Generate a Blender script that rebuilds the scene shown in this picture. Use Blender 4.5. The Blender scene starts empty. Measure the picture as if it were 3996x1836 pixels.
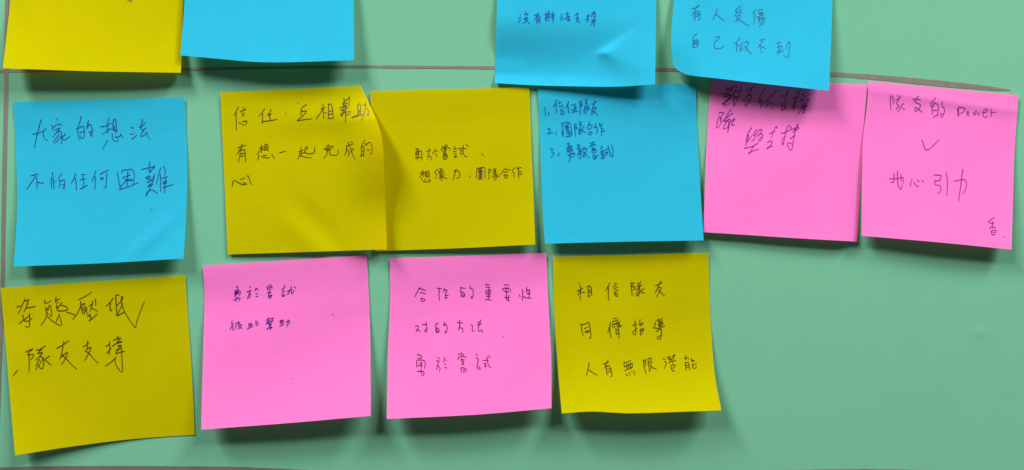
import bpy, math, random
import numpy as np
from mathutils import Vector

random.seed(7)
scene = bpy.context.scene
R = math.radians

# ------------------------------------------------------------------ camera
S = 0.000117            # metres on the board per pixel of the photograph's width (3996)
CX, CY = 1998.0, 918.0
ZC = 1.30               # height of the picture's centre above the floor
DPX = 3150.0            # viewing distance in the same pixels
D = DPX * S
cam_d = bpy.data.cameras.new("camera")
cam = bpy.data.objects.new("camera", cam_d)
scene.collection.objects.link(cam)
cam.location = (0, -D, ZC)
cam.rotation_euler = (R(90), 0, 0)
cam_d.sensor_width = 36.0
cam_d.lens = 36.0 * DPX / 3996.0
cam_d.clip_start = 0.01
cam_d.clip_end = 50
scene.camera = cam

# ------------------------------------------------------------------ light
w = bpy.data.worlds.new("World")
scene.world = w
w.use_nodes = True
bg = w.node_tree.nodes["Background"]
bg.inputs[0].default_value = (1.0, 0.99, 0.97, 1)
bg.inputs[1].default_value = 0.10

def lamp(name, loc, size, size_y, power, col=(1.0, 0.985, 0.97)):
    l = bpy.data.lights.new(name, 'AREA')
    l.shape = 'RECTANGLE'
    l.size, l.size_y = size, size_y
    l.energy = power
    l.color = col
    o = bpy.data.objects.new(name, l)
    scene.collection.objects.link(o)
    o.location = (loc[0], loc[1], ZC + loc[2])
    d = Vector((0, 0, ZC)) - Vector(o.location)
    o.rotation_euler = d.to_track_quat('-Z', 'Y').to_euler()
    return o

# ceiling lights of the room, a row each side of the board
lamp("ceiling_light", (-0.95, -0.66, 1.42), 0.34, 0.30, 37)
lamp("ceiling_light", (0.98, -0.64, 1.42), 0.34, 0.30, 36)
lamp("ceiling_light", (-0.95, -1.12, 1.45), 0.34, 0.30, 22.5)
lamp("ceiling_light", (0.95, -1.12, 1.45), 0.34, 0.30, 21)

vs = scene.view_settings
vs.view_transform = 'Standard'
vs.look = 'None'
vs.exposure = 0.0
vs.gamma = 1.0
vs.use_curve_mapping = False

# ------------------------------------------------------------------ helpers
def lin(c):
    return tuple(((v / 255) / 12.92 if v / 255 <= 0.04045 else ((v / 255 + 0.055) / 1.055) ** 2.4) for v in c)

def world(px, py, h):
    """a point h pixels proud of the board, on the line of sight through (px, py)"""
    k = 1.0 - h / DPX
    return ((px - CX) * S * k, -h * S, ZC + (CY - py) * S * k)

def nn(t, kind, **kw):
    n = t.nodes.new(kind)
    for k, v in kw.items():
        setattr(n, k, v)
    return n

def paper_material(name, rgb, trans, trans_rgb=None, grain=0.035):
    m = bpy.data.materials.new(name)
    m.use_nodes = True
    t = m.node_tree
    t.nodes.clear()
    out = nn(t, 'ShaderNodeOutputMaterial')
    tc = nn(t, 'ShaderNodeTexCoord')
    mp = nn(t, 'ShaderNodeMapping')
    mp.inputs['Scale'].default_value = (260, 260, 900)       # fibres lie sideways
    n1 = nn(t, 'ShaderNodeTexNoise'); n1.inputs['Scale'].default_value = 1.0; n1.inputs['Detail'].default_value = 4
    n2 = nn(t, 'ShaderNodeTexNoise'); n2.inputs['Scale'].default_value = 55; n2.inputs['Detail'].default_value = 3
    t.links.new(tc.outputs['Object'], mp.inputs['Vector'])
    t.links.new(mp.outputs['Vector'], n1.inputs['Vector'])
    t.links.new(tc.outputs['Object'], n2.inputs['Vector'])
    add = nn(t, 'ShaderNodeMath', operation='ADD')
    t.links.new(n1.outputs['Fac'], add.inputs[0]); t.links.new(n2.outputs['Fac'], add.inputs[1])
    mr = nn(t, 'ShaderNodeMapRange')
    mr.inputs['From Min'].default_value = 0.6; mr.inputs['From Max'].default_value = 1.4
    mr.inputs['To Min'].default_value = 1 - grain; mr.inputs['To Max'].default_value = 1 + grain
    t.links.new(add.outputs[0], mr.inputs['Value'])
    def tint(c):
        v = nn(t, 'ShaderNodeVectorMath', operation='SCALE')
        v.inputs[0].default_value = c
        t.links.new(mr.outputs[0], v.inputs['Scale'])
        return v.outputs[0]
    bump = nn(t, 'ShaderNodeBump'); bump.inputs['Strength'].default_value = 0.045; bump.inputs['Distance'].default_value = 0.0002
    t.links.new(n1.outputs['Fac'], bump.inputs['Height'])
    d = nn(t, 'ShaderNodeBsdfDiffuse'); d.inputs['Roughness'].default_value = 0.6
    t.links.new(tint(rgb), d.inputs['Color']); t.links.new(bump.outputs[0], d.inputs['Normal'])
    last = d
    if trans > 0:
        tr = nn(t, 'ShaderNodeBsdfTranslucent')
        t.links.new(tint(trans_rgb or rgb), tr.inputs['Color'])
        mx = nn(t, 'ShaderNodeMixShader'); mx.inputs[0].default_value = trans
        t.links.new(d.outputs[0], mx.inputs[1]); t.links.new(tr.outputs[0], mx.inputs[2])
        last = mx
    t.links.new(last.outputs[0], out.inputs['Surface'])
    return m

def plain_material(name, rgb, rough=0.6, var=0.15, scale=900):
    m = bpy.data.materials.new(name)
    m.use_nodes = True
    t = m.node_tree
    p = t.nodes['Principled BSDF']
    p.inputs['Roughness'].default_value = rough
    p.inputs['Specular IOR Level'].default_value = 0.25
    tc = nn(t, 'ShaderNodeTexCoord')
    n = nn(t, 'ShaderNodeTexNoise'); n.inputs['Scale'].default_value = scale; n.inputs['Detail'].default_value = 3
    t.links.new(tc.outputs['Object'], n.inputs['Vector'])
    mr = nn(t, 'ShaderNodeMapRange')
    mr.inputs['From Min'].default_value = 0.3; mr.inputs['From Max'].default_value = 0.7
    mr.inputs['To Min'].default_value = 1 - var; mr.inputs['To Max'].default_value = 1 + var
    t.links.new(n.outputs['Fac'], mr.inputs['Value'])
    v = nn(t, 'ShaderNodeVectorMath', operation='SCALE'); v.inputs[0].default_value = rgb
    t.links.new(mr.outputs[0], v.inputs['Scale'])
    t.links.new(v.outputs[0], p.inputs['Base Color'])
    return m

def mesh_obj(name, verts, faces, mat, parent=None, origin=(0, 0, 0), smooth=True):
    o0 = Vector(origin)
    me = bpy.data.meshes.new(name)
    me.from_pydata([tuple(Vector(v) - o0) for v in verts], [], faces)
    me.materials.append(mat)
    if smooth:
        for p in me.polygons:
            p.use_smooth = True
    me.update()
    o = bpy.data.objects.new(name, me)
    scene.collection.objects.link(o)
    if parent:
        o.parent = parent           # shares the parent's origin
    else:
        o.location = origin
    return o

def parse(s):
    return [[tuple(map(float, p.split(','))) for p in st.split()] for st in s.split(';') if st.strip()]

def resample(pts, step):
    out = [pts[0]]
    for a, b in zip(pts, pts[1:]):
        n = max(1, int(math.hypot(b[0] - a[0], b[1] - a[1]) / step))
        for i in range(1, n + 1):
            f = i / n
            out.append((a[0] + (b[0] - a[0]) * f, a[1] + (b[1] - a[1]) * f))
    return out

def soften(pts, n=1):
    """one corner-cutting pass, ends kept: a pen rounds its turns"""
    for _ in range(n):
        if len(pts) < 3:
            return pts
        o = [pts[0]]
        for i, (a, b) in enumerate(zip(pts, pts[1:])):
            if i > 0:
                o.append((a[0] * .8 + b[0] * .2, a[1] * .8 + b[1] * .2))
            if i < len(pts) - 2:
                o.append((a[0] * .2 + b[0] * .8, a[1] * .2 + b[1] * .8))
        o.append(pts[-1])
        pts = o
    return pts

def ribbon(strokes, width, place, taper=True):
    """pen strokes (pixels) as flat ribbons of ink with round ends"""
    V, F = [], []
    for st in strokes:
        pts = soften(st)
        if len(pts) == 1:
            pts = [pts[0], (pts[0][0] + 1, pts[0][1])]
        pts = resample(pts, 6.0)
        n = len(pts)
        base = len(V)
        wob = random.uniform(0.85, 1.12)
        for i, p in enumerate(pts):
            a, b = pts[max(0, i - 1)], pts[min(n - 1, i + 1)]
            dx, dy = b[0] - a[0], b[1] - a[1]
            L = math.hypot(dx, dy) or 1
            nx, ny = -dy / L, dx / L
            f = i / max(1, n - 1)
            hw = width * .48 * wob * (1.08 - .28 * f if taper else 1) * random.uniform(.93, 1.07)
            V.append((p[0] + nx * hw, p[1] + ny * hw)); V.append((p[0] - nx * hw, p[1] - ny * hw))
            if i:
                k = base + 2 * i
                F.append((k - 2, k - 1, k + 1, k))
        # round caps
        for (i, sgn) in ((0, -1), (n - 1, 1)):
            a, b = pts[max(0, i - 1)], pts[min(n - 1, i + 1)]
            ang = math.atan2(b[1] - a[1], b[0] - a[0])
            hw = width * .48 * wob * (1.0 if i == 0 else .8)
            k = len(V)
            V.append(pts[i])
            for q in range(7):
                th = ang + (math.pi / 2 if sgn < 0 else -math.pi / 2) + math.pi * q / 6
                V.append((pts[i][0] + math.cos(th) * hw, pts[i][1] + math.sin(th) * hw))
            for q in range(6):
                F.append((k, k + 1 + q, k + 2 + q))
    return [place(x, y) for x, y in V], F

# ------------------------------------------------------------------ the green board
def board_h(px, py):
    h = 0.9 * math.sin(px * .0021 + 1.1) * math.sin(py * .0026 + .4) + .5 * math.sin(px * .0047 + py * .0031)
    # a shallow crease at the lower right
    dx, dy = px - 3810, py - 1335
    r = math.hypot(dx / 1.4, dy)
    h += 1.5 / (1 + math.exp((r - 55) / 7)) * math.exp(-((math.degrees(math.atan2(dy, dx)) + 62) / 38) ** 2) * min(1, r / 40)
    h -= 4.4e-5 * max(0, min(py, 2400) - 200) ** 2          # the card bows back towards its lower edge
    return h

board_mat = paper_material("green card", lin((112, 177, 145)), 0.0, grain=0.018)
X0, X1, Y0, Y1 = -1500, 5500, -1300, 3100
xs = sorted(set(list(range(X0, X1 + 1, 50)) + list(range(3600, 4000, 10))))
ys = sorted(set(list(range(Y0, Y1 + 1, 50)) + list(range(1200, 1450, 10))))
V = []; F = []
for y in ys:
    for x in xs:
        V.append(world(x, y, board_h(x, y)))
nx = len(xs)
for j in range(len(ys) - 1):
    for i in range(nx - 1):
        a = j * nx + i
        F.append((a, a + nx, a + nx + 1, a + 1))
board = mesh_obj("green_board", V, F, board_mat, origin=(0, 0, ZC))
sol = board.modifiers.new("thickness", 'SOLIDIFY'); sol.thickness = 0.004; sol.offset = -1
board["kind"] = "structure"
board["label"] = "pale green card board with brown marker lines behind all the sticky notes"

line_mat = plain_material("brown marker", lin((108, 104, 93)), 0.7, 0.10, 260)
def marker_line(pts):
    """pts: (x, y, width)"""
    V, F = [], []
    dense = []
    for a, b in zip(pts, pts[1:]):
        n = max(2, int(math.hypot(b[0] - a[0], b[1] - a[1]) / 25))
        for i in range(n):
            f = i / n
            dense.append(tuple(a[k] + (b[k] - a[k]) * f for k in range(3)))
    dense.append(pts[-1])
    for i, p in enumerate(dense):
        a, b = dense[max(0, i - 1)], dense[min(len(dense) - 1, i + 1)]
        dx, dy = b[0] - a[0], b[1] - a[1]
        L = math.hypot(dx, dy)
        hw = p[2] * .5 + random.uniform(-.5, .5)
        for s in (-1, 0, 1):
            x, y = p[0] - dy / L * hw * s, p[1] + dx / L * hw * s
            V.append(world(x, y, board_h(x, y) + .9))
        if i:
            k = 3 * i
            F += [(k - 3, k - 2, k + 1, k), (k - 2, k - 1, k + 2, k + 1)]
    return mesh_obj("marker_line", V, F, line_mat, parent=board, origin=(0, 0, ZC))
marker_line([(-300, 286, 12), (0, 279, 11), (380, 274, 10), (720, 271, 10), (1100, 264, 10), (1400, 260.5, 10.5), (1700, 263, 11),
             (1905, 265, 11.5), (2250, 268, 12), (2570, 272.5, 14), (2900, 279, 15), (3240, 290, 16), (3400, 301, 19), (3521, 312, 22),
             (3640, 324, 23), (3738, 333.5, 22), (3820, 341.5, 18), (3890, 348.5, 12), (3943, 353, 3)])
marker_line([(33, -400, 15), (27, 0, 16), (25, 150, 16), (23, 400, 16), (17.5, 672, 16), (11, 1047, 16), (7, 1200, 15), (1, 1400, 14), (-8, 1650, 14), (-16, 1900, 14)])
marker_line([(-300, 1842, 20), (0, 1834.5, 19), (200, 1830, 20), (400, 1829, 20), (700, 1830, 20), (924, 1832, 19), (1100, 1840, 19), (1250, 1847, 19),
             (1700, 1858, 19), (2300, 1860, 19), (2900, 1848, 19), (3200, 1843, 19), (3375, 1841, 19), (3560, 1844, 19), (3900, 1855, 19)])

# ------------------------------------------------------------------ sticky notes
MAT = {
    'yellow': paper_material("yellow note paper", lin((201, 193, 4)), 0.27, (0.90, 0.46, 0.0)),
    'blue': paper_material("blue note paper", lin((52, 192, 226)), 0.27, (0.0, 0.36, 0.18)),
    'pink': paper_material("pink note paper", lin((255, 134, 216)), 0.27, (1.0, 0.36, 0.20)),
}
INK = {}
def ink(rgb):
    if rgb not in INK:
        INK[rgb] = plain_material("pen ink", lin(rgb), 0.5, 0.25, 1500)
    return INK[rgb]

def curve_at(pts, t):
    """point at fraction t of the length of a boundary curve, smoothed (Catmull-Rom)"""
    if len(pts) == 2:
        a, b = pts
        return np.array([a[0] + (b[0] - a[0]) * t, a[1] + (b[1] - a[1]) * t])
    P = np.array(pts, float)
    d = np.hypot(*(P[1:] - P[:-1]).T)
    c = np.concatenate([[0], np.cumsum(d)]) / d.sum()
    i = int(min(len(pts) - 2, max(0, np.searchsorted(c, t, side='right') - 1)))
    f = (t - c[i]) / (c[i + 1] - c[i])
    p1, p2 = P[i], P[i + 1]
    m1 = (P[i + 1] - P[i - 1]) / (c[i + 1] - c[i - 1]) if i > 0 else (p2 - p1) / (c[i + 1] - c[i])
    m2 = (P[i + 2] - P[i]) / (c[i + 2] - c[i]) if i + 2 < len(P) else (p2 - p1) / (c[i + 1] - c[i])
    k = c[i + 1] - c[i]
    m1, m2 = m1 * k, m2 * k
    return (2 * f**3 - 3 * f**2 + 1) * p1 + (f**3 - 2 * f**2 + f) * m1 + (-2 * f**3 + 3 * f**2) * p2 + (f**3 - f**2) * m2

class Note:
    """a square of paper stuck along its top edge; boundary in pixels, height above the board in pixels"""
    def __init__(self, top, right, bottom, left, H, power=1.6, stick=.14, base=2.5, bumps=(), extra=None):
        self.top, self.right, self.bottom, self.left = top, right, bottom, left   # top/bottom left->right, left/right top->bottom
        self.H, self.power, self.stick, self.base, self.bumps, self.extra = H, power, stick, base, bumps, extra
        self.N = 64
        rr = random.Random(int(top[0][0] * 7 + left[-1][1] * 3))
        self.waves = [(rr.uniform(2.5, 6.5), rr.uniform(2.5, 7.5), rr.uniform(0, 6.28), rr.uniform(.8, 1.7)) for _ in range(3)]
        g = [i / self.N for i in range(self.N + 1)]
        T = [curve_at(top, t) for t in g]; B = [curve_at(bottom, t) for t in g]
        Lf = [curve_at(left, t) for t in g]; Rg = [curve_at(right, t) for t in g]
        c00, c10, c01, c11 = T[0], T[-1], B[0], B[-1]
        self.P = np.zeros((self.N + 1, self.N + 1, 2))
        for j, v in enumerate(g):
            for i, u in enumerate(g):
                self.P[j, i] = ((1 - v) * T[i] + v * B[i] + (1 - u) * Lf[j] + u * Rg[j]
                                - ((1 - u) * (1 - v) * c00 + u * (1 - v) * c10 + (1 - u) * v * c01 + u * v * c11))
        self.h = np.array([[self.height(u, v) + board_h(*self.P[j, i]) for i, u in enumerate(g)] for j, v in enumerate(g)])
    def height(self, u, v):
        hl, hm, hr = self.H
        Hb = hl * (1 - u) * (1 - 2 * u) + hm * 4 * u * (1 - u) + hr * u * (2 * u - 1)
        t = max(0.0, (v - self.stick) / (1 - self.stick))
        h = self.base + Hb * t ** self.power + 4.5 * max(0.0, 1 - v / .22) ** 1.3   # the top edge of a glue strip never lies quite flat
        for (uc, vc, su, sv, rot, amp) in self.bumps:
            c, s = math.cos(R(rot)), math.sin(R(rot))
            a = ((u - uc) * c + (v - vc) * s) / su
            b = (-(u - uc) * s + (v - vc) * c) / sv
            h += amp * math.exp(-a * a - b * b) * min(1, v / .1)
        h += sum(a * math.sin(fu * u + fv * v + ph) for fu, fv, ph, a in self.waves) * min(1.0, max(0.0, (v - .08) / .3))   # limp paper is never quite flat
        if self.extra:
            h += self.extra(u, v)
        return max(1.6, h)
    def at(self, x, y):
        """height of the paper surface seen at pixel (x, y): nearest cell, then bilinear"""
        N = self.N
        dd = (self.P[..., 0] - x) ** 2 + (self.P[..., 1] - y) ** 2
        j, i = np.unravel_index(np.argmin(dd), dd.shape)
        i = min(max(i, 1), N - 1); j = min(max(j, 1), N - 1)
        p = self.P[j, i]; eu = (self.P[j, i + 1] - self.P[j, i - 1]) / 2; ev = (self.P[j + 1, i] - self.P[j - 1, i]) / 2
        det = eu[0] * ev[1] - eu[1] * ev[0]
        dx, dy = x - p[0], y - p[1]
        a = (dx * ev[1] - dy * ev[0]) / det; b = (eu[0] * dy - eu[1] * dx) / det
        fi = min(max(i + a, 0), N - 1e-6); fj = min(max(j + b, 0), N - 1e-6)
        i0, j0 = int(fi), int(fj); a, b = fi - i0, fj - j0
        h = self.h
        return (h[j0, i0] * (1 - a) * (1 - b) + h[j0, i0 + 1] * a * (1 - b) + h[j0 + 1, i0] * (1 - a) * b + h[j0 + 1, i0 + 1] * a * b)
    def build(self, colour, label, lines, ink_rgb, pen):
        N = self.N
        V = [world(self.P[j, i, 0], self.P[j, i, 1], self.h[j, i]) for j in range(N + 1) for i in range(N + 1)]
        F = [(j * (N + 1) + i, (j + 1) * (N + 1) + i, (j + 1) * (N + 1) + i + 1, j * (N + 1) + i + 1) for j in range(N) for i in range(N)]
        org = V[N // 2]
        o = mesh_obj("sticky_note", V, F, MAT[colour], origin=org)
        o["label"] = label
        o["category"] = "sticky note"
        o["group"] = "sticky notes on the green board"
        for (x0, y0, sc, txt) in lines:
            st = [[(x0 + x / sc, y0 + y / sc) for x, y in s] for s in parse(txt)]
            v, f = ribbon(st, pen, lambda x, y: world(x, y, self.at(x, y) + .9))
            mesh_obj("pen_dot" if sc == 1 else "handwriting", v, f, ink(ink_rgb), parent=o, origin=org, smooth=False)
        return o

# --- writing, traced stroke by stroke: (x0, y0, scale, strokes)
W = {}
W['n1'] = [(470, 0, 42.93, "1150,-40 1400,100 1830,300 1900,200 1900,-80")]
W['n3'] = [(2010, 30, 8, """155,205 160,238; 112,335 185,300; 105,462 170,380; 325,135 330,180 295,235; 330,205 400,185 380,240; 280,355 330,320 385,295 385,330 350,400 265,490; 310,350 370,400 445,497;
610,240 745,205; 715,160 690,250 605,395; 690,280 680,400 668,505; 695,280 780,255 775,400 755,510; 690,370 770,350; 690,430 765,400;
960,150 980,195; 920,225 1010,190; 940,300 1020,270; 925,370 1040,300; 990,190 985,300 970,450; 1035,110 1045,180; 1000,215 1085,175; 1080,135 1075,280 1045,420; 1040,190 1030,270 1000,330; 1165,120 1185,160; 1130,205 1215,180; 1150,215 1160,260; 1205,205 1185,255; 1120,300 1250,245; 1160,340 1215,320; 1190,260 1195,350 1185,460;
1430,228 1470,220; 1410,310 1480,285; 1420,390 1495,335; 1580,218 1690,182; 1625,150 1625,270; 1545,365 1620,290 1710,262; 1700,265 1640,370 1625,415 1700,370; 1680,350 1720,425;
1880,225 1990,195; 1945,150 1940,300; 1895,330 1990,290 1960,380 1900,460; 1915,350 1960,400 2025,470;
2235,268 2335,250; 2280,205 2285,350 2270,430 2245,445; 2205,380 2290,320; 2450,120 2455,180; 2395,160 2430,180; 2505,140 2470,185; 2385,240 2390,310; 2390,255 2460,190 2520,225 2510,280 2460,310 2440,295 2500,280; 2400,395 2515,350 2440,420 2410,400; 2400,440 2510,420; 2505,360 2490,440; 2440,430 2365,550; 2480,430 2455,575""")]
W['n4'] = [(2680, 0, 8, """165,275 300,240 405,190; 360,150 290,240 240,350 145,490; 255,355 245,500 250,640; 290,370 390,330 400,480 395,630 350,615; 265,440 390,420; 260,520 440,465;
950,275 930,380 880,480 815,615; 910,435 1010,530 1110,620 1175,655;
1675,195 1580,270 1500,330 1575,365; 1625,310 1660,325 1710,275; 1490,510 1530,420 1720,355 1675,420; 1560,505 1685,475 1620,600 1510,690; 1540,550 1640,620 1780,720 1880,790 1945,795;
2150,290 2100,370 2035,440; 2115,345 2120,500 2095,755; 2250,310 2375,305; 2250,330 2215,410; 2260,420 2370,385 2360,430 2260,455; 2300,430 2385,445 2300,500 2170,550; 2260,520 2400,460; 2260,540 2220,640 2340,560 2400,540 2425,600 2400,720 2360,775 2345,765; 2300,580 2230,750; 2370,560 2340,680 2265,840"""),
(2680, 120, 5.9907, """240,65 140,155 150,280 138,385; 145,235 265,212 262,290 245,380 138,390; 165,280 240,265; 155,315 250,300;
675,155 775,135 740,210 690,245 650,250 640,425 780,415 845,390 860,330;
1250,160 1180,250 1110,315; 1165,265 1170,380 1160,495; 1205,355 1290,325; 1310,265 1270,350; 1250,400 1240,485 1300,440 1305,395 1250,405; 1390,235 1370,295; 1375,275 1465,245 1410,370 1355,485; 1345,350 1400,420 1460,505 1515,545;
1715,228 1815,195; 1780,245 1720,320 1660,400; 1705,320 1735,400 1750,510; 1755,365 1850,425;
2095,300 2200,265; 2170,285 2105,410 2225,345 2225,395; 2165,370 2160,500; 2105,490 2225,430; 2110,545 2260,465; 2165,500 2110,545; 2335,425 2345,320 2400,240 2415,320 2390,520 2370,640 2320,620 2265,570""")]
W['n5'] = [(590, 818, 1, '0,0 3,1'), (100, 450, 5.0019, """135,370 230,355 340,310 400,255; 310,85 270,190 230,350 170,630; 345,310 340,390 375,460 430,492;
600,60 625,100; 515,195 525,270 545,300; 550,240 575,200 700,160 680,215; 580,285 670,245; 670,250 530,430; 590,350 670,300 705,360 700,570 685,540; 650,380 530,535; 690,415 570,550; 780,360 710,440; 715,455 765,490 865,415;
1080,25 1060,130 1000,265; 1000,265 1030,400 1050,490; 1010,265 1130,200 1145,300 1140,420 1100,455 1070,440 1060,390; 1050,340 1140,315; 1225,110 1190,260; 1200,240 1250,165 1295,230 1300,330 1285,440 1250,330; 1240,330 1310,315;
1465,230 1590,205 1665,145; 1625,50 1600,150 1595,260 1605,360; 1620,275 1500,380; 1600,280 1690,260; 1720,75 1695,200 1715,310; 1730,90 1760,75 1770,200 1760,350; 1735,200 1725,270; 1730,290 1790,280 1770,325; 1690,360 1690,450 1730,505 1790,510 1810,465; 1745,400 1760,435 1830,420 1865,355 1870,420 1900,440; 1600,490 1505,655;
2055,240 2110,250; 2035,365 2080,375 2110,350; 2065,465 2110,445 2165,385; 2215,235 2290,200 2335,140; 2290,80 2265,160 2245,280 2290,290 2350,245; 2310,285 2265,345 2245,420 2310,400 2375,315 2365,390 2425,470"""),
(90, 620, 4.2933, """135,285 250,255; 210,290 140,400 60,510; 230,310 235,500; 235,395 350,408;
475,315 470,400 480,490; 490,225 505,350 515,510; 545,365 555,375; 525,390 530,400; 650,255 590,320 615,360 615,490; 620,375 690,345 700,420 690,440 650,435; 700,445 665,500 700,505;
880,245 850,340 805,408; 875,330 890,420 890,525; 975,268 1040,262; 1000,290 1020,400 1000,480; 950,355 1050,330; 955,505 1000,490 1075,440;
1215,200 1190,290 1150,380; 1210,295 1205,510; 1290,265 1310,245 1425,190; 1405,235 1390,400 1385,495 1350,470; 1300,320 1350,320 1335,348 1300,345 1300,320;
1575,220 1600,340 1630,510; 1650,235 1660,190 1840,175 1865,260 1850,425; 1665,318 1800,270; 1755,215 1745,460; 1700,350 1830,350; 1745,350 1620,480; 1770,365 1835,360; 1605,520 1750,475 1940,395;
1990,178 2200,130; 2125,45 2110,140 2110,205; 2105,205 2150,190 2215,95 2190,180; 2115,235 2150,215; 2050,320 2110,280 2140,300 2090,325 2060,330; 2205,260 2170,330; 2085,350 2150,340; 2090,385 2150,375; 2080,400 2190,345; 2105,440 2160,410; 2080,470 2175,430; 2200,300 2150,450 2060,630; 2065,620 2070,570 2135,515 2190,535 2255,580; 2310,145 2270,260 2235,425; 2300,260 2305,550; 2360,120 2385,230 2365,290; 2320,330 2425,300; 2395,310 2370,480 2370,575; 2345,390 2410,370; 2340,420 2410,400; 2345,480 2410,465 2505,430""")]
W['n6'] = [(1162, 401, 1, '0,0 2,1'), (900, 370, 4.6836, """140,225 100,310 60,380; 100,325 100,480 105,650; 230,230 250,260; 180,310 280,265; 210,345 245,340; 210,380 250,375; 155,510 235,555; 220,490 310,475 260,560;
620,255 570,330 510,400; 585,345 575,530; 740,270 710,330 665,385 755,350; 705,350 725,465; 585,490 720,475 845,450; 1000,340 1012,350;
1385,180 1290,240 1300,300; 1300,250 1275,360 1300,365; 1285,310 1400,290 1340,370 1215,475; 1215,475 1350,455 1480,440;
1650,260 1730,235; 1690,170 1690,300 1700,440; 1680,265 1630,350 1565,440; 1715,320 1760,335; 1785,170 1790,300 1785,435; 1790,190 1830,155 1860,240 1875,440; 1805,305 1855,295; 1805,360 1855,345; 1785,435 1860,430;
2065,60 2080,110; 2050,160 2110,130; 2045,185 2120,160; 2070,110 2060,210; 2085,110 2110,95; 2050,215 2110,190; 2110,95 2180,70; 2165,35 2165,210; 2175,40 2150,85; 2125,150 2145,180; 1990,240 2140,200 2090,240 2020,270 2060,290 2150,235; 2010,280 2080,300; 2010,370 2040,395; 2010,360 2080,305; 2040,390 2040,345 2200,295 2170,350 2110,380; 2100,260 2100,500;
2320,190 2330,360; 2320,200 2360,155 2380,200 2370,355; 2335,285 2365,290; 2330,320 2360,310; 2215,420 2320,370 2350,340; 2225,420 2420,360; 2420,190 2476,190; 2460,150 2470,220 2440,350 2390,470; 2497,250 2520,300 2530,395 2500,380 2490,340"""),
(910, 540, 4.6836, """90,175 230,125; 160,105 150,170 65,295; 130,220 120,330 95,440; 130,220 210,200 220,300 225,430; 140,285 210,275; 135,330 195,325;
480,180 560,155; 515,130 515,260; 510,200 430,300; 530,190 560,215; 580,120 575,225; 585,120 630,100 635,230; 595,165 625,160; 590,205 625,200; 475,305 445,400; 515,330 580,355 650,360 670,340; 555,305 610,320; 705,290 760,380; 850,262 960,235;
1200,245 1280,215; 1240,160 1245,320; 1220,260 1205,340 1180,380; 1245,280 1310,260; 1220,320 1300,340 1400,360 1430,345; 1310,210 1330,165 1360,150 1350,205; 1310,205 1310,260 1370,285 1460,280 1490,240 1490,165;
1710,140 1760,120; 1655,190 1690,200; 1690,180 1830,135 1810,170; 1690,205 1810,185; 1700,230 1770,205; 1720,230 1710,300 1650,370; 1760,220 1765,290 1800,310 1880,310 1920,280 1920,210;
2070,140 2180,110; 2075,150 2070,240 2035,310; 2080,205 2110,220 2110,330; 2095,75 2130,140 2170,260 2220,385; 2200,185 2130,275; 2140,60 2190,95;
2400,35 2340,150; 2340,150 2350,250 2330,330; 2345,150 2385,140 2390,240 2375,335; 2350,240 2370,235; 2330,330 2380,290; 2415,80 2420,130; 2420,130 2480,70 2520,90 2540,170 2525,300 2500,280; 2445,215 2500,215"""),
(890, 670, 16.915, "350,570 330,720 265,970; 460,580 600,690 800,800 950,850 1180,850 1230,820 1010,715; 800,540 900,490 1110,420; 1265,310 1330,235 1400,500 1470,720 1560,890")]
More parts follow.
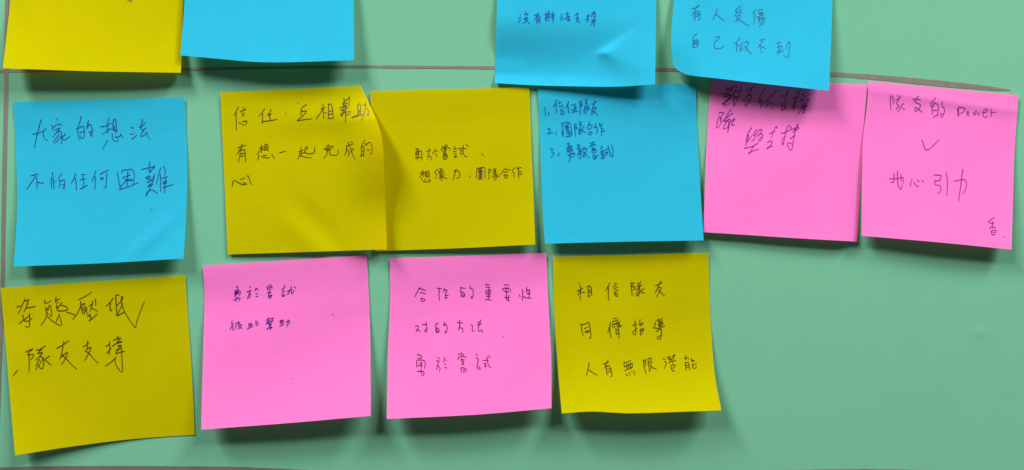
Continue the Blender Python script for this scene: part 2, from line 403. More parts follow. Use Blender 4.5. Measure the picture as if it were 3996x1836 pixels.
W['n7'] = [(1600, 550, 8.5867, """180,270 305,255 225,310; 240,330 270,340; 190,390 190,470 215,560; 200,370 310,330 390,340 405,420 380,520; 210,405 320,405; 205,465 310,460; 280,340 285,450 255,560 250,650; 180,580 310,550 415,560 410,600 375,635;
555,355 690,320; 645,245 650,310 620,420 585,620; 600,560 660,495 710,540 705,655; 850,260 820,340 745,435; 820,345 935,345; 850,435 885,450; 880,490 915,535;
1185,125 1180,190; 1080,190 1130,205; 1255,150 1180,190 1110,225; 1060,345 1055,250 1130,225 1350,235 1355,260 1325,315; 1140,270 1220,265 1190,310 1140,290; 1135,310 1220,320; 1110,355 1130,410 1220,405; 1200,340 1130,375; 1110,440 1125,620; 1115,450 1230,450 1255,520 1230,600 1130,615; 1150,500 1210,480; 1150,545 1220,530; 1190,620 1180,635;
1485,180 1520,235; 1455,270 1575,275; 1455,355 1545,355; 1480,435 1555,430; 1490,510 1565,495 1540,560 1495,550 1490,510; 1620,245 1885,255; 1660,315 1745,310 1670,440 1750,450; 1780,145 1775,300 1800,460 1860,540 1910,510; 1880,95 1910,160 1970,195; 2410,425 2455,485"""),
(1620, 640, 5.9907, """110,215 230,185; 170,140 180,220 190,310; 170,230 100,315; 190,230 230,255; 240,190 245,310; 240,190 320,160 330,230 325,320; 250,225 305,220; 250,265 305,260; 250,300 310,295; 150,330 145,385; 190,405 260,425 350,415 355,370; 215,365 250,370; 300,370 350,375;
540,125 490,150 450,195; 465,190 495,250 490,340; 570,105 640,115 590,150; 545,175 560,220; 550,180 650,155 670,190 650,220; 600,150 585,230 560,240; 560,230 630,220; 640,215 570,290; 600,260 640,290 630,370 600,385; 630,270 560,335; 625,310 570,345; 680,255 650,290 690,330 740,340;
905,170 1000,150 1050,220 1040,300 1000,335 965,325; 955,120 930,230 890,365; 1260,270 1295,315;
1440,110 1435,330; 1445,105 1620,70 1635,150 1630,325; 1475,115 1570,105; 1525,95 1520,190; 1480,150 1580,145 1570,175 1480,180; 1480,205 1580,195; 1530,210 1490,240 1570,235; 1490,265 1570,255; 1530,220 1540,325; 1490,295 1570,290; 1500,325 1545,320; 1470,350 1570,348;
1720,130 1730,365; 1720,135 1760,120 1785,150 1750,190 1730,200; 1835,95 1860,120; 1895,110 1840,150; 1820,170 1900,150 1830,230; 1815,235 1900,190; 1860,225 1900,270 1900,340 1850,380; 1890,250 1810,300; 1895,290 1825,330; 1935,235 1905,275 1970,305;
2110,95 2050,170 1975,265; 2110,130 2230,135; 2070,190 2175,185; 2075,245 2100,330; 2080,260 2175,255 2140,325 2105,330;
2340,85 2255,155 2310,200 2310,310; 2415,70 2380,125; 2385,115 2480,80; 2420,120 2410,230 2425,330; 2420,190 2490,185; 2425,245 2505,235""")]
W['n8'] = [(2110, 375, 10.733, """165,470 190,560 210,820; 335,710 345,800;
650,170 600,330 530,465; 635,330 650,500 660,730; 755,190 790,230; 730,320 885,245; 770,415 850,440 915,370; 810,590 900,560 955,470; 860,650 855,760 890,790 990,720 1000,640 860,650;
1165,220 1120,370 1050,500; 1135,390 1160,540 1180,725; 1290,390 1300,360 1400,370 1460,320; 1420,370 1410,640; 1480,420 1480,500 1420,540; 1300,585 1400,580 1490,520; 1315,690 1400,660 1580,620;
1630,210 1650,400 1660,760; 1640,215 1720,230 1740,290 1660,350; 1690,350 1750,370 1700,440 1650,470; 1835,165 1880,200; 1955,110 1930,210 1840,310 1950,290; 1950,300 1860,430; 1860,430 1790,640; 1870,470 1960,480 1970,560 1880,740 1840,735; 1900,500 1820,680; 2020,390 1970,490 2010,540 2075,545;
2140,340 2250,310 2330,210; 2260,210 2240,320 2180,500 2140,620; 2180,510 2350,455 2240,650 2135,800 2130,700 2150,600; 2150,600 2230,640 2380,785"""),
(2120, 465, 9.9077, """165,390 230,365 275,385 240,480 170,570; 175,570 260,540 375,525; 500,490 490,600;
725,140 740,300 770,500 775,690 740,620 720,480; 740,210 860,130 960,115 1050,170 1080,300 1100,500 1095,630; 830,270 930,255 980,200; 940,190 930,290; 850,310 990,290 970,340 860,360; 880,410 990,340; 890,470 1000,410; 940,420 1000,500; 905,545 1050,480; 1010,500 1000,620; 960,600 1060,570; 880,675 980,690 1060,640 1130,560;
1210,200 1215,400 1250,680; 1215,200 1300,200 1240,320; 1250,320 1320,330 1250,410; 1380,95 1410,150; 1480,110 1400,200; 1385,215 1490,210 1400,330 1370,400; 1370,400 1490,390 1500,470 1420,620 1380,570; 1400,410 1350,530; 1440,450 1380,560; 1580,265 1500,390; 1510,420 1580,480 1650,550;
1795,110 1750,230 1685,340; 1760,220 1895,240; 1710,400 1850,360 1895,290; 1750,520 1790,620 1870,580 1890,490 1760,520; 1790,480 1770,530;
2045,180 2010,260 1960,345; 1985,320 2090,310 2105,380 2060,580; 2185,150 2170,260; 2180,260 2290,185; 2250,220 2250,400 2260,640; 2270,380 2335,360; 2270,480 2350,480 2390,430"""),
(2130, 545, 9.2, """155,330 265,350 185,465 320,475 260,570 160,640; 465,465 455,570 430,600;
750,155 870,130 800,210 860,230; 770,270 770,460; 775,280 900,225 950,240 955,480; 790,330 880,280; 800,385 940,340; 800,430 930,390; 880,260 860,490; 800,570 890,530 1050,480 1010,590 920,640 890,620; 880,490 860,640 840,795;
1125,195 1215,160 1160,230; 1120,330 1245,230; 1180,240 1195,420 1160,560; 1230,310 1260,400 1260,620 1220,710 1170,620; 1190,380 1250,360; 1180,450 1270,420; 1150,550 1280,470; 1380,270 1330,330 1290,440; 1330,350 1490,295 1430,450 1360,660 1330,560 1370,430; 1370,430 1440,540 1550,660;
1665,80 1690,170; 1585,130 1630,150; 1740,75 1640,190 1580,280; 1590,240 1720,190 1810,165 1760,200; 1660,310 1740,290 1720,340 1660,330; 1650,400 1780,330; 1650,420 1690,490 1780,480 1820,420 1790,330; 1690,400 1800,380; 1700,550 1710,700 1780,690 1830,600 1800,570 1710,580; 1750,660 1820,620 1890,540;
2005,220 2010,310; 1965,325 2045,295; 1965,435 2070,385 2060,420; 1980,510 2080,440; 1975,460 2010,520 2020,660; 1970,680 2020,660 2080,700 2120,620 2100,530 2020,520; 2030,610 2090,570; 2110,385 2240,320; 2130,470 2240,430 2150,550 2230,520; 2230,230 2280,400 2330,590 2370,630 2410,590 2400,460; 2360,200 2400,310 2430,435""")]
W['n9'] = [(2790, 325, 6.44, """250,105 300,150 430,120 545,55 540,110 500,230 430,320; 330,165 290,235 400,230 460,100; 350,180 430,150; 175,275 300,270 420,310 560,350; 240,340 280,300 390,290; 250,350 400,310; 420,320 300,440 160,535 230,520; 330,370 420,330; 350,400 200,570 300,550 375,505; 290,430 400,390; 470,370 465,480 475,600 540,440 590,320 640,190 680,70; 500,225 570,215 640,180; 480,380 550,360;
780,190 870,150 950,100 1010,30; 960,90 850,280 710,465; 830,320 930,285 900,410 750,615 760,500 830,400 890,470;
1265,115 1190,220 1130,370 1095,535 1140,440 1185,390 1190,480 1140,635; 1165,480 1155,600; 1540,180 1430,300 1310,440 1210,560; 1320,440 1340,480 1440,510 1450,570 1400,650; 1290,610 1300,540 1370,570;
1630,325 1770,325 1835,280 1840,180 1800,230 1780,330 1750,465; 1680,560 1720,515 1790,525 1770,600 1680,715 1660,640 1690,570 1740,610 1815,685;
1945,380 2060,370 2130,310 2110,200 2080,180 2050,270 2030,400 2010,560 1975,690 1960,590 2020,420; 2180,300 2230,260 2225,340 2260,360 2410,265; 2200,380 2135,475; 2150,440 2395,400 2320,470 2240,510; 2190,570 2330,520; 2190,590 2340,560; 2150,635 2330,575; 2260,500 2220,640; 2260,590 2270,650 2240,740 2210,780 2220,680; 2270,640 2150,700 2065,800"""),
(2780, 420, 10.767, """260,245 300,205 400,200 500,230 420,280 370,400 330,645 340,480 310,375 260,400 200,620 170,900 300,760 480,480; 790,75 680,210 580,360; 865,240 700,340 535,435; 680,350 560,480 455,600 600,550; 560,590 740,465 740,580 690,800 645,1045; 630,545 520,700 440,920 560,890 640,840 650,780; 650,550 690,640 680,820; 640,770 660,850; 950,460 740,600; 950,460 790,710 850,735 935,735"""),
(2890, 470, 8.456, """370,240 270,370 190,600 180,840; 260,490 240,640 200,740 300,600 380,490; 255,500 250,600; 525,300 410,490 490,520 470,610 430,660 355,690; 490,490 560,380 640,300 720,305 680,380 560,540; 570,500 640,450 730,440 720,570 640,690 600,690 600,620 690,560; 115,915 250,905 400,860 580,745; 440,850 350,980 250,1105; 255,1105 400,1010 600,950;
950,440 1050,395 1135,350; 1200,265 1195,190 1150,230 1080,380 1010,570; 885,725 960,680 1055,680 1020,780 960,880; 875,950 890,890 970,870 1065,865; 1000,820 880,950;
1335,440 1500,380 1670,300 1680,240 1600,160 1540,230 1500,370 1450,570 1400,835 1365,760 1370,620 1450,530; 1710,310 1770,260 1880,235 1950,260 1850,310 1700,405; 1800,340 1840,230 1900,95 1890,230; 1790,250 1780,350; 1800,370 1780,500 1740,700 1690,980 1630,980 1570,880 1540,760 1600,730 1700,780; 1640,600 1700,570 1790,470""")]
W['n10'] = [(3450, 360, 5.6, """138,80 142,240 150,390; 165,75 215,125 175,160 235,195 185,255; 300,60 330,120; 375,75 325,150 265,155; 270,165 340,145; 310,190 265,240 340,310 340,380 300,430; 300,320 255,385; 430,245 375,290 390,350 455,375;
630,150 800,165; 755,90 700,140 665,215 790,265 800,300 760,380 680,430 670,320 740,360 835,440;
1125,120 1080,190 1015,240 1050,350 1055,480; 1060,330 1095,240 1100,230 1180,270 1190,350 1165,525; 1075,395 1160,395; 1075,555 1150,495; 1272,205 1265,315 1320,350 1325,420 1260,575 1220,455 1285,490;
1605,365 1625,535; 1630,320 1625,530; 1630,325 1780,350 1740,430 1640,480; 1830,405 1810,480 1835,520 1860,470 1830,405; 1940,440 1985,520 2005,380 2065,530 2090,420; 2155,455 2240,430 2270,380 2220,355 2160,420 2165,530 2210,555 2260,525; 2335,365 2345,540; 2345,440 2450,435"""),
(3256, 280, 1.6, "547,425 573,503 655,425"),
(3450, 650, 7.36, """155,355 280,352 380,355 490,315 555,320 565,380 545,470; 285,215 285,440 265,460 195,463; 400,135 382,160 385,370 410,570 470,660 500,640 530,530; 482,220 495,420;
808,360 770,450 750,570; 865,450 910,530 960,575 995,570; 950,385 1020,445; 1090,405 1135,445;
1440,245 1650,250 1610,400 1590,410 1470,415; 1465,390 1455,510 1475,530 1610,540 1635,610 1615,720 1560,800 1548,740; 1775,180 1810,300 1820,500 1810,750 1795,830 1785,790;
2015,430 2150,390 2310,370 2360,420 2370,530 2330,690 2255,780; 2265,80 2235,250 2215,500 2160,830 2148,1000"""),
(3840, 840, 13.157, """540,135 440,165 310,260 220,330 280,395 420,405 500,425 545,455; 437,315 430,670; 290,705 350,610 430,585 540,630 600,700; 370,800 380,960; 370,800 480,775 600,790 640,830 580,900 430,895; 405,1005 500,1010 580,990""")]
W['n11'] = [(50, 1130, 4.8604, """75,335 150,305; 235,175 200,250 105,460; 225,200 240,225 315,185; 290,200 270,300 210,430; 260,350 340,340 425,320; 190,480 200,570 230,605 300,600 365,540; 120,645 220,570 320,490; 315,455 320,600 310,720 240,705;
615,200 595,240 610,270 660,250 725,210; 620,330 640,430 645,510; 640,400 700,290 720,310 745,530 680,470; 650,380 690,375; 655,440 640,510 590,600 530,685; 820,140 805,230 830,260 870,240; 815,215 890,175; 930,250 850,350 820,350; 830,295 845,400 900,410 1000,400 1055,370 1000,320 920,300; 665,520 760,610 935,710 895,510; 885,470 820,610; 1025,430 1110,455 1180,490;
1245,195 1380,130 1495,50; 1285,220 1285,330 1220,460 1135,570; 1310,290 1370,250 1345,310 1300,330; 1300,340 1325,465; 1325,380 1390,320 1395,400 1415,485; 1345,400 1385,395; 1350,465 1400,350; 1450,315 1490,280; 1515,215 1500,300 1460,425; 1500,350 1550,385 1610,415; 1570,175 1570,300; 1420,520 1470,480 1440,465 1480,500 1470,580; 1445,595 1520,540 1600,465;
1900,165 1850,240 1765,318; 1850,260 1840,330 1855,420 1880,375; 2010,110 1945,100 1960,280 1975,500; 1965,310 2060,220 2095,150 2060,115 2055,220 2080,330 2130,450 2220,590 2330,745 2340,640 2400,460 2495,230; 1975,490 2090,260; 1980,500 2110,430"""),
(40, 1300, 5.6, """150,820 55,945;
335,415 485,345; 490,345 390,440 385,480; 400,430 415,600 410,855; 395,480 500,465 515,500 440,590; 570,370 630,375 765,280; 690,350 600,440; 605,450 720,410 650,500 565,590; 660,510 730,550 740,640 705,790 640,760 615,700; 640,570 555,720; 720,560 555,800; 850,505 755,575 820,640 890,700;
1015,335 1150,265 1275,165; 1170,180 1155,270 1120,470 1080,580; 1100,530 1265,395 1215,540 1125,690; 1140,480 1230,570 1350,700 1450,790;
1590,300 1660,270 1715,205; 1690,175 1685,340 1640,390; 1690,340 1775,300 1720,430 1625,600; 1640,390 1730,450 1820,560 1920,660;
2095,290 2160,250; 2170,195 2175,350 2165,475; 2115,440 2200,330; 2340,70 2355,150; 2255,155 2420,90 2390,150 2330,200; 2230,290 2340,205 2480,180 2300,235; 2350,280 2440,260 2400,310 2365,300; 2315,370 2440,320; 2390,330 2280,460 2400,420 2505,395; 2430,350 2440,560 2455,885 2360,780 2300,680 2285,560 2320,515; 2285,560 2200,640 2075,720""")]
W['n12'] = [(1298, 1228, 1, '0,0 2,1'), (1134, 1478, 1, '0,0 2,1'), (890, 1100, 9.2, """280,185 350,170 360,230 345,290; 230,335 290,290 360,285; 240,370 245,470 250,560; 245,380 350,330 430,315 440,380 415,490; 270,400 380,340; 280,430 385,390; 265,470 380,410; 340,330 330,440; 195,665 300,610 440,565 420,640 375,705; 345,530 300,610 275,715;
775,160 805,225; 675,360 840,300; 790,330 750,450 690,615; 740,450 815,430 780,560 740,590 735,560; 1005,220 970,335; 1025,240 1075,290; 1000,435 1060,425; 1000,530 1075,515;
1470,100 1485,170; 1560,100 1530,180; 1395,170 1405,250 1430,295; 1400,175 1450,165; 1450,240 1520,195 1600,180 1570,250; 1470,295 1530,270; 1430,380 1530,340; 1435,370 1435,420 1535,385; 1450,420 1460,600 1520,590 1575,490 1560,470 1480,490; 1480,530 1560,500;
2000,120 2045,190; 1930,255 2050,190; 1935,320 2010,280; 1930,410 2030,330; 1935,470 1955,530 2010,520 2035,480 2010,460 1940,490; 2125,345 2200,310 2285,270; 2140,350 2210,330; 2120,460 2205,390; 2200,310 2190,390; 2260,165 2260,290 2300,450 2340,390 2365,295; 2365,180 2435,225"""),
(880, 1230, 9.541, """250,210 235,270 205,340; 285,310 230,430 160,545; 255,425 280,480 270,575; 385,310 380,420 360,540; 390,310 470,270 530,265 510,310; 475,245 490,330 455,430; 470,375 540,360 605,340 570,430 475,520; 500,425 605,500;
865,310 870,440; 950,290 945,350; 910,410 1000,350; 920,330 925,410; 810,525 910,470 1020,410; 1135,200 1125,330 1150,390 1190,370 1240,290; 1135,310 1210,240;
1590,120 1650,110; 1525,190 1610,140; 1600,110 1590,190; 1520,270 1660,185; 1580,200 1590,300; 1510,340 1600,280; 1680,150 1790,100; 1745,110 1760,220 1740,250; 1690,230 1720,210; 1600,290 1740,250; 1605,300 1640,400; 1640,340 1710,320 1690,380 1640,390; 1640,400 1640,470; 1545,500 1575,540; 1550,500 1740,430 1720,480 1680,500; 1665,420 1665,565;
2030,205 2050,320; 2050,205 2140,180 2160,220 2120,310 2060,320; 2060,260 2130,240; 2010,415 2175,345; 2240,270 2310,230 2410,210 2380,300 2340,350; 2335,170 2320,330 2280,440""")]
W['n13'] = [(1965, 1313, 1, '0,0 2,1'), (1600, 1100, 5.257, """200,115 150,210 97,305; 195,135 325,175; 210,220 325,240; 235,330 230,390 270,405 310,385 290,350 235,335;
555,130 645,140; 605,160 590,270 605,378; 700,140 690,205; 705,160 765,175; 745,190 720,280 725,355; 735,280 785,270; 745,325 770,325;
1030,118 1130,135; 1045,145 1040,200 1055,310; 1055,210 1110,230 1130,290 1100,305 1055,305; 1065,270 1110,275; 1240,90 1230,140 1280,140 1300,200 1290,300 1275,350 1240,310 1285,305;
1540,50 1635,68; 1555,105 1645,120; 1550,230 1555,180 1620,165 1670,190 1650,235; 1575,220 1640,215; 1570,250 1650,265; 1565,295 1650,305; 1620,145 1620,250 1610,365; 1545,360 1675,378;
1930,55 2035,70; 1905,180 1900,140 1960,130 2060,150 2060,205; 1965,110 1970,180; 2010,115 2010,165; 1935,195 2025,210; 1985,205 1970,330 2000,385 2030,390 2035,370; 1940,322 2040,325; 2030,275 2015,350 2025,385;
2245,265 2260,315; 2310,160 2315,270 2305,380; 2330,300 2370,325; 2395,115 2390,210; 2395,175 2460,180; 2400,240 2465,245; 2450,155 2440,330; 2370,325 2485,338"""),
(1600, 1240, 8.5867, """175,290 230,270 295,285 265,400 195,485; 205,385 270,425 355,460; 415,235 560,225; 535,145 545,250 570,370 560,460 535,500 490,430 500,395 550,385;
870,205 905,200 955,185; 870,210 865,480 920,515 985,440 960,370 915,335 880,430; 895,450 950,445; 1160,150 1125,280 1180,220 1220,240 1245,350 1230,450 1195,530 1160,470 1180,455;
1650,80 1695,120; 1590,155 1680,175 1770,185; 1665,210 1655,330 1630,420; 1660,335 1740,350 1775,390 1770,490;
2035,240 2100,265 2090,340 2080,430 2120,455 2165,445; 2255,150 2360,160; 2255,240 2380,215; 2370,75 2340,180 2285,350 2300,450 2330,460 2400,405 2430,500"""),
(1600, 1370, 7.806, """220,110 300,125 355,165 340,235 235,210; 200,310 210,510; 215,290 240,275 360,275 440,300 470,380 440,530; 285,370 375,395; 255,440 375,460; 340,330 345,510; 225,625 400,615 430,680 410,755; 335,555 345,660 370,760;
855,200 900,250; 805,300 905,310; 860,345 840,440 815,570; 860,460 905,490 920,550 890,620; 1060,205 1015,335; 1080,265 1120,320; 1050,400 1095,425; 1060,500 1125,520;
1470,90 1525,108; 1560,50 1575,140; 1640,85 1610,140; 1470,265 1460,220 1500,185 1600,165 1710,180 1705,220; 1560,250 1600,240 1560,270 1655,270; 1560,270 1600,320 1645,325; 1575,380 1610,360 1645,375 1630,410 1600,425 1570,400 1575,380; 1555,510 1560,600 1575,660; 1555,510 1650,515 1725,560 1700,630 1620,650; 1620,590 1670,575;
2020,90 2045,155; 2015,215 2070,220 2085,280 2050,400 2045,520 2090,570 2145,540 2140,500 2090,480; 2225,285 2390,280; 2255,385 2320,385 2265,490 2330,465; 2340,160 2350,280 2380,410 2440,515 2470,490; 2400,150 2440,210""")]
W['n14'] = [(2240, 1090, 6.962, """130,110 150,118; 90,320 170,290 240,240; 170,175 180,300 165,565; 170,310 105,440; 210,350 250,360 295,350; 370,190 385,330 390,480; 370,195 410,175 460,210 470,290 480,400; 400,310 450,290; 395,365 465,345; 390,475 440,440 500,400;
975,95 920,200 855,320; 930,195 930,350 935,530 960,575; 1090,130 1160,100; 1060,210 1160,150; 1080,270 1190,210; 1185,290 1100,350; 1095,355 1105,420 1140,390; 1120,380 1125,440 1165,480 1190,430 1180,380 1120,390;
1550,100 1560,250 1580,450; 1555,100 1640,100 1580,190; 1590,205 1670,210 1650,270 1600,295; 1720,105 1760,120; 1820,60 1760,130 1720,195; 1815,150 1720,200; 1820,165 1690,290; 1750,250 1795,230 1790,340 1740,480 1720,430; 1780,280 1670,390; 1790,340 1675,455; 1895,260 1800,350 1920,378;
2220,170 2320,130 2400,90; 2360,50 2300,180 2205,375; 2270,240 2380,215 2340,320 2235,475; 2290,290 2370,370 2460,450"""),
(2250, 1230, 7.1556, """120,235 140,400 185,575; 130,280 290,230 345,185 375,330 405,550 390,655 350,630; 205,385 335,325; 240,460 270,485 350,470 360,430 290,440 250,465;
945,215 920,340 870,475; 930,320 930,480 960,640; 1040,95 1125,85; 1000,188 1170,130; 1005,260 1010,355; 1000,260 1080,230 1050,355; 1080,250 1130,200 1200,185; 1130,210 1125,270 1150,330; 1180,200 1200,260; 1175,290 1240,290; 1180,210 1165,290 1210,350 1250,295; 1095,370 1100,460 1120,560; 1150,330 1185,450 1180,650; 1115,420 1160,420; 1120,520 1170,500;
1560,285 1685,250; 1630,165 1650,370 1660,500 1630,560 1570,500 1580,450 1690,375; 1775,125 1750,250 1790,310 1860,240; 1765,260 1845,205; 1775,400 1785,555; 1775,405 1880,365 1860,460 1780,560; 1790,440 1850,425;
2225,150 2270,130; 2395,90 2300,150 2260,200 2390,155; 2290,110 2320,160; 2195,200 2185,340; 2290,230 2400,190 2420,240 2370,310 2290,330 2280,250; 2310,260 2380,230; 2310,290 2370,280; 2135,350 2220,370 2360,360 2465,300; 2220,455 2370,370 2370,540 2340,670 2290,675 2230,625 2390,550"""),
(2270, 1370, 5.4809, """160,250 145,350 100,525; 150,405 230,460 330,520;
455,280 580,235; 565,200 530,260 485,370; 530,305 525,400 545,515; 535,330 595,310 620,390 650,490 640,550 620,540; 550,400 635,375; 555,460 640,430;
905,220 905,290 915,355; 925,255 1050,205; 910,340 1080,260; 960,290 975,390; 1000,275 1010,390; 1030,265 1050,380; 1075,245 1085,320 1060,375; 915,425 1100,330; 955,490 960,515 990,530; 1020,455 1030,500 1050,515; 1070,435 1080,445; 1115,425 1135,515;
1320,195 1330,330 1380,495; 1320,200 1380,185 1340,250 1390,260 1350,325; 1415,160 1430,300 1450,435; 1420,165 1490,150 1490,200 1430,235; 1450,270 1520,235; 1450,435 1490,330; 1460,300 1530,370 1595,380;
1735,165 1795,180; 1770,225 1815,235 1800,300 1770,375; 1830,140 1900,110; 1875,120 1850,200 1930,170; 1860,150 1900,180; 1990,75 1950,100 1900,215 1870,270; 1990,80 1960,170 1945,270; 1880,235 2020,205; 1910,320 1920,390 1950,430; 1920,310 2005,290 1990,340 1940,375; 1945,430 1985,415;
2230,95 2200,195 2270,130 2285,180; 2215,250 2230,415; 2220,265 2285,220 2310,415; 2235,310 2285,300; 2235,355 2290,345; 2350,155 2350,215 2370,240 2410,200; 2360,205 2400,195; 2455,260 2380,310; 2370,280 2380,370 2430,375 2455,325""")]

# --- the fourteen notes
BLACK_Y = (62, 46, 6)

Note(top=[(76, -380), (735, -372)], right=[(735, -372), (716, 0), (706, 285)],
     bottom=[(11, 267), (120, 271), (360, 279), (706, 285)], left=[(76, -380), (41, 0), (11, 267)],
     H=(62, 57, 42), power=2.4, bumps=[(1.0, .72, .10, .5, 0, -6)]).build(
    'yellow', "yellow sticky note cut by the top edge, left of the blank blue one", W['n1'], BLACK_Y, 3.4)

Note(top=[(735, -430), (1375, -432)], right=[(1375, -432), (1380, 0), (1382, 236)],
     bottom=[(704, 217), (870, 232), (985, 242), (1110, 244), (1382, 236)], left=[(735, -430), (720, 0), (704, 217)],
     H=(44, 62, 50), base=5).build(
    'blue', "blank blue sticky note cut by the top edge, no writing on it", [], BLACK_Y, 3)

def dent3(u, v):
    # the left half is pushed back to the board below the writing; a sharp crease runs up to the right from the dent
    x, y = 1940 + u * 622, -306 + v * 638
    if y < 202:
        d, w = (2347 + (202 - y) * 1.42 - x), 9 + 14 * max(0.0, (120 - y) / 100)
    else:
        d, w = (2347 + (y - 202) * .6 - x), 9 + .45 * (y - 202)
    m = 1 / (1 + math.exp(-max(-40, min(40, d / w))))
    t = min(1.0, max(0.0, (y - 62) / 235))
    f = -47 * (t * t * (3 - 2 * t)) * (.8 + .2 * math.cos(u * 3))
    return m * f + 8 * max(0.0, (v - .93) / .07) ** 1.5 * m

Note(top=[(1947, -305), (2563, -308)], right=[(2563, -308), (2561, 0), (2556, 330)],
     bottom=[(1930, 325), (2071, 333), (2207, 337), (2404, 339), (2556, 330)], left=[(1947, -305), (1940, 0), (1930, 325)],
     H=(52, 52, 50), extra=dent3).build(
    'blue', "creased blue sticky note with one short line of small navy writing", W['n3'], (2, 66, 146), 3.7)

Note(top=[(2652, -270), (3256, -268)], right=[(3256, -268), (3249, 0), (3235, 355)],
     bottom=[(2646, 274), (2664, 285), (2687, 294), (2800, 307), (3000, 330), (3235, 355)],
     left=[(2652, -270), (2630, 0), (2620, 120), (2619, 170), (2622, 217), (2630, 258), (2646, 274)],
     H=(52, 66, 56), bumps=[(0, 1, .16, .16, 0, -16)]).build(
    'blue', "blue sticky note with a bent lower left corner and two lines of writing", W['n4'], (2, 72, 122), 3.1)

Note(top=[(53, 399), (720, 381)], right=[(720, 381), (730, 610), (725, 860), (716, 1010)],
     bottom=[(53, 1041), (400, 1028), (716, 1010)], left=[(53, 399), (62, 597), (67, 797), (59, 960), (53, 1041)],
     H=(34, 37, 40), power=1.9, bumps=[(.80, .86, .22, .05, -45, 4)]).build(
    'blue', "blue sticky note with two lines of large writing, leftmost in the middle row", W['n5'], (30, 42, 122), 3.0)

# the left yellow note of the middle row: right side stands off the board, top right corner folded under
def lift6(u, v):
    s = max(0.0, (u - .62) / .38)
    return 76 * s ** 1.8 * math.exp(-((v - .40) / .30) ** 2) * min(1, max(0, v / .22)) + 30 * s ** 1.8 * max(0, v - .5) * 2
n6 = Note(top=[(860, 362), (1402, 336)], right=[(1402, 336), (1446, 419), (1474, 481), (1492, 550), (1499, 675), (1510, 974)],
          bottom=[(889, 994), (1510, 974)], left=[(860, 362), (889, 994)],
          H=(3, 12, 8), base=4.5, extra=lift6,
          bumps=[(.66, .19, .30, .08, -3, 6.5), (.58, .84, .22, .07, 50, -4.5), (.50, .93, .24, .07, 42, 4)])
o6 = n6.build('yellow', "yellow sticky note with a folded top right corner, overlapping the yellow one beside it", W['n6'], BLACK_Y, 3.1)
A, B_, C_ = np.array((1402., 336.)), np.array((1474., 481.)), np.array((1357., 401.))
out_n = np.array((0.895, -0.444))
fv, ff = [], []
rows = [(0.0, 0.0, 0.0), (0.35, 3.0, -.10), (0.8, 5.0, -.22), (1, 4.6, -.34), (1, 2.5, -.42)]
for i in range(13):
    f = i / 12
    p = A + (B_ - A) * f
    h = n6.at(*p); bh = board_h(*p)
    bow = math.sin(math.pi * min(1, .25 + f * .75))
    for (k, off, dh) in rows:
        q = p + out_n * off * bow
        fv.append(world(q[0], q[1], bh + (h - bh) * (1 + dh)))
    q = p + (C_ - p) * .45 * (1 - abs(2 * f - 1))
    fv.append(world(q[0], q[1], bh + max(2.2, (n6.at(*q) - bh) * .55)))
m_ = len(rows) + 1
for i in range(12):
    for k in range(m_ - 1):
        a = i * m_ + k
        ff.append((a, a + m_, a + m_ + 1, a + 1))
mesh_obj("folded_corner", fv, ff, MAT['yellow'], parent=o6, origin=tuple(o6.location))

Note(top=[(1444, 356), (2066, 341)], right=[(2066, 341), (2073, 560), (2089, 955)],
     bottom=[(1464, 981), (1800, 969), (2089, 955)], left=[(1444, 356), (1448, 430), (1464, 981)],
     H=(6, 16, 22), power=1.6).build(
    'yellow', "yellow sticky note half way along the middle row, lines low with a comma", W['n7'], (78, 62, 4), 3.0)

Note(top=[(2099, 345), (2716, 325)], right=[(2716, 325), (2719, 467), (2732, 717), (2746, 939)],
     bottom=[(2127, 952), (2400, 945), (2746, 939)], left=[(2099, 345), (2107, 542), (2119, 842), (2127, 952)],
     H=(30, 35, 35), power=1.8, bumps=[(.62, .13, .40, .11, 5, 5)]).build(
    'blue', "blue sticky note with a numbered list of three lines", W['n8'], (2, 78, 146), 3.3)

Note(top=[(2775, 308), (3386, 330)], right=[(3386, 330), (3372, 474), (3362, 667), (3345, 944)],
     bottom=[(2745, 907), (2887, 916), (3100, 930), (3345, 944)], left=[(2775, 308), (2762, 486), (2751, 717), (2745, 907)],
     H=(20, 24, 28), power=1.6, extra=lambda u, v: -24 * max(0, (u - .87) / .13) ** 1.6 * max(0, v - .2)).build(
    'pink', "pink sticky note with scribbled purple writing, partly under a blue one", W['n9'], (110, 14, 130), 3.0)

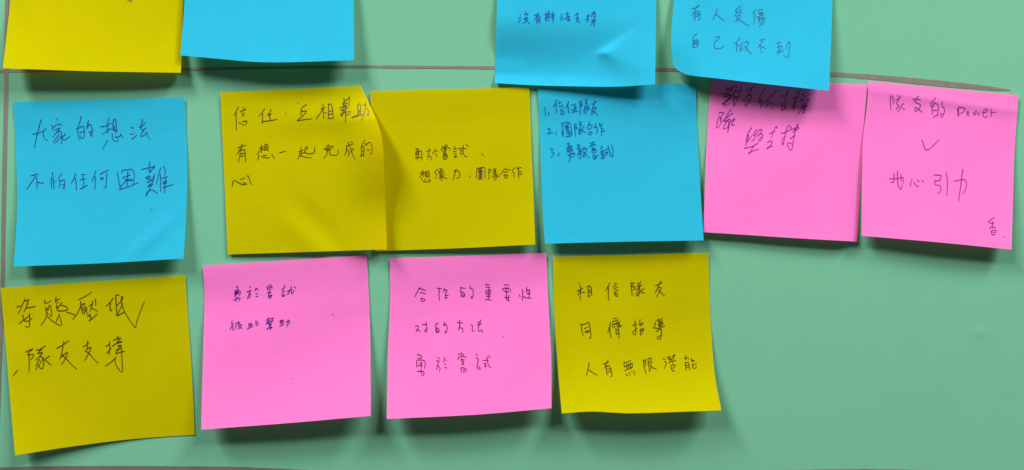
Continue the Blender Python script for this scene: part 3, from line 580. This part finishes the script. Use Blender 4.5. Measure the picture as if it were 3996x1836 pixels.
Note(top=[(3388, 316), (3975, 372)], right=[(3975, 372), (3959, 592), (3953, 780), (3947, 975)],
     bottom=[(3362, 921), (3656, 946), (3947, 975)], left=[(3388, 316), (3384, 405), (3369, 530), (3364, 717), (3362, 921)],
     H=(30, 38, 40), power=1.7, base=5, bumps=[(.5, .075, .6, .035, 3, 4.5)]).build(
    'pink', "pink sticky note with the word Power and a tick, at the far right", W['n10'] + [(3918, 925, 1, "0,0 3,-1")], (116, 18, 126), 2.9)

Note(top=[(2, 1125), (722, 1075)], right=[(722, 1075), (743, 1376), (754.5, 1578), (760, 1698)],
     bottom=[(59, 1778), (269, 1745), (471, 1719), (620, 1706), (760, 1698)], left=[(2, 1125), (23.5, 1363), (40, 1565), (59, 1778)],
     H=(42, 6, 1), power=2.0).build(
    'yellow', "yellow sticky note with the largest black writing, lower left corner curling up", W['n11'], BLACK_Y, 3.4)

Note(top=[(791, 1036), (1431, 997)], right=[(1431, 997), (1436, 1088), (1444, 1281), (1447, 1624)],
     bottom=[(785, 1678), (1125, 1652), (1447, 1624)], left=[(791, 1036), (798, 1152), (793, 1345), (785, 1678)],
     H=(50, 58, 52), power=1.75).build(
    'pink', "pink sticky note with two short lines of small purple writing", W['n12'], (62, 4, 120), 3.1)

Note(top=[(1521, 1009), (2132, 988)], right=[(2132, 988), (2141, 1210), (2151, 1397), (2152, 1594)],
     bottom=[(1509, 1636), (1860, 1619), (2152, 1594)], left=[(1521, 1009), (1522, 1166), (1513, 1397), (1509, 1636)],
     H=(52, 58, 52), power=1.75).build(
    'pink', "pink sticky note with three spaced lines, between a pink and a yellow one", W['n13'], (92, 4, 66), 3.1)

Note(top=[(2158, 1003), (2764, 988)], right=[(2764, 988), (2772, 1223), (2788, 1454), (2815, 1602)],
     bottom=[(2192, 1614), (2304, 1607), (2377, 1610), (2456, 1613.5), (2601, 1610), (2815, 1602)],
     left=[(2158, 1003), (2163, 1223), (2176, 1421), (2192, 1614)],
     H=(56, 68, 54), power=2.8, bumps=[(0, .8, .07, .35, 0, -7)]).build(
    'yellow', "yellow sticky note with three lines of writing, rightmost in the bottom row", W['n14'], (66, 52, 6), 3.1)
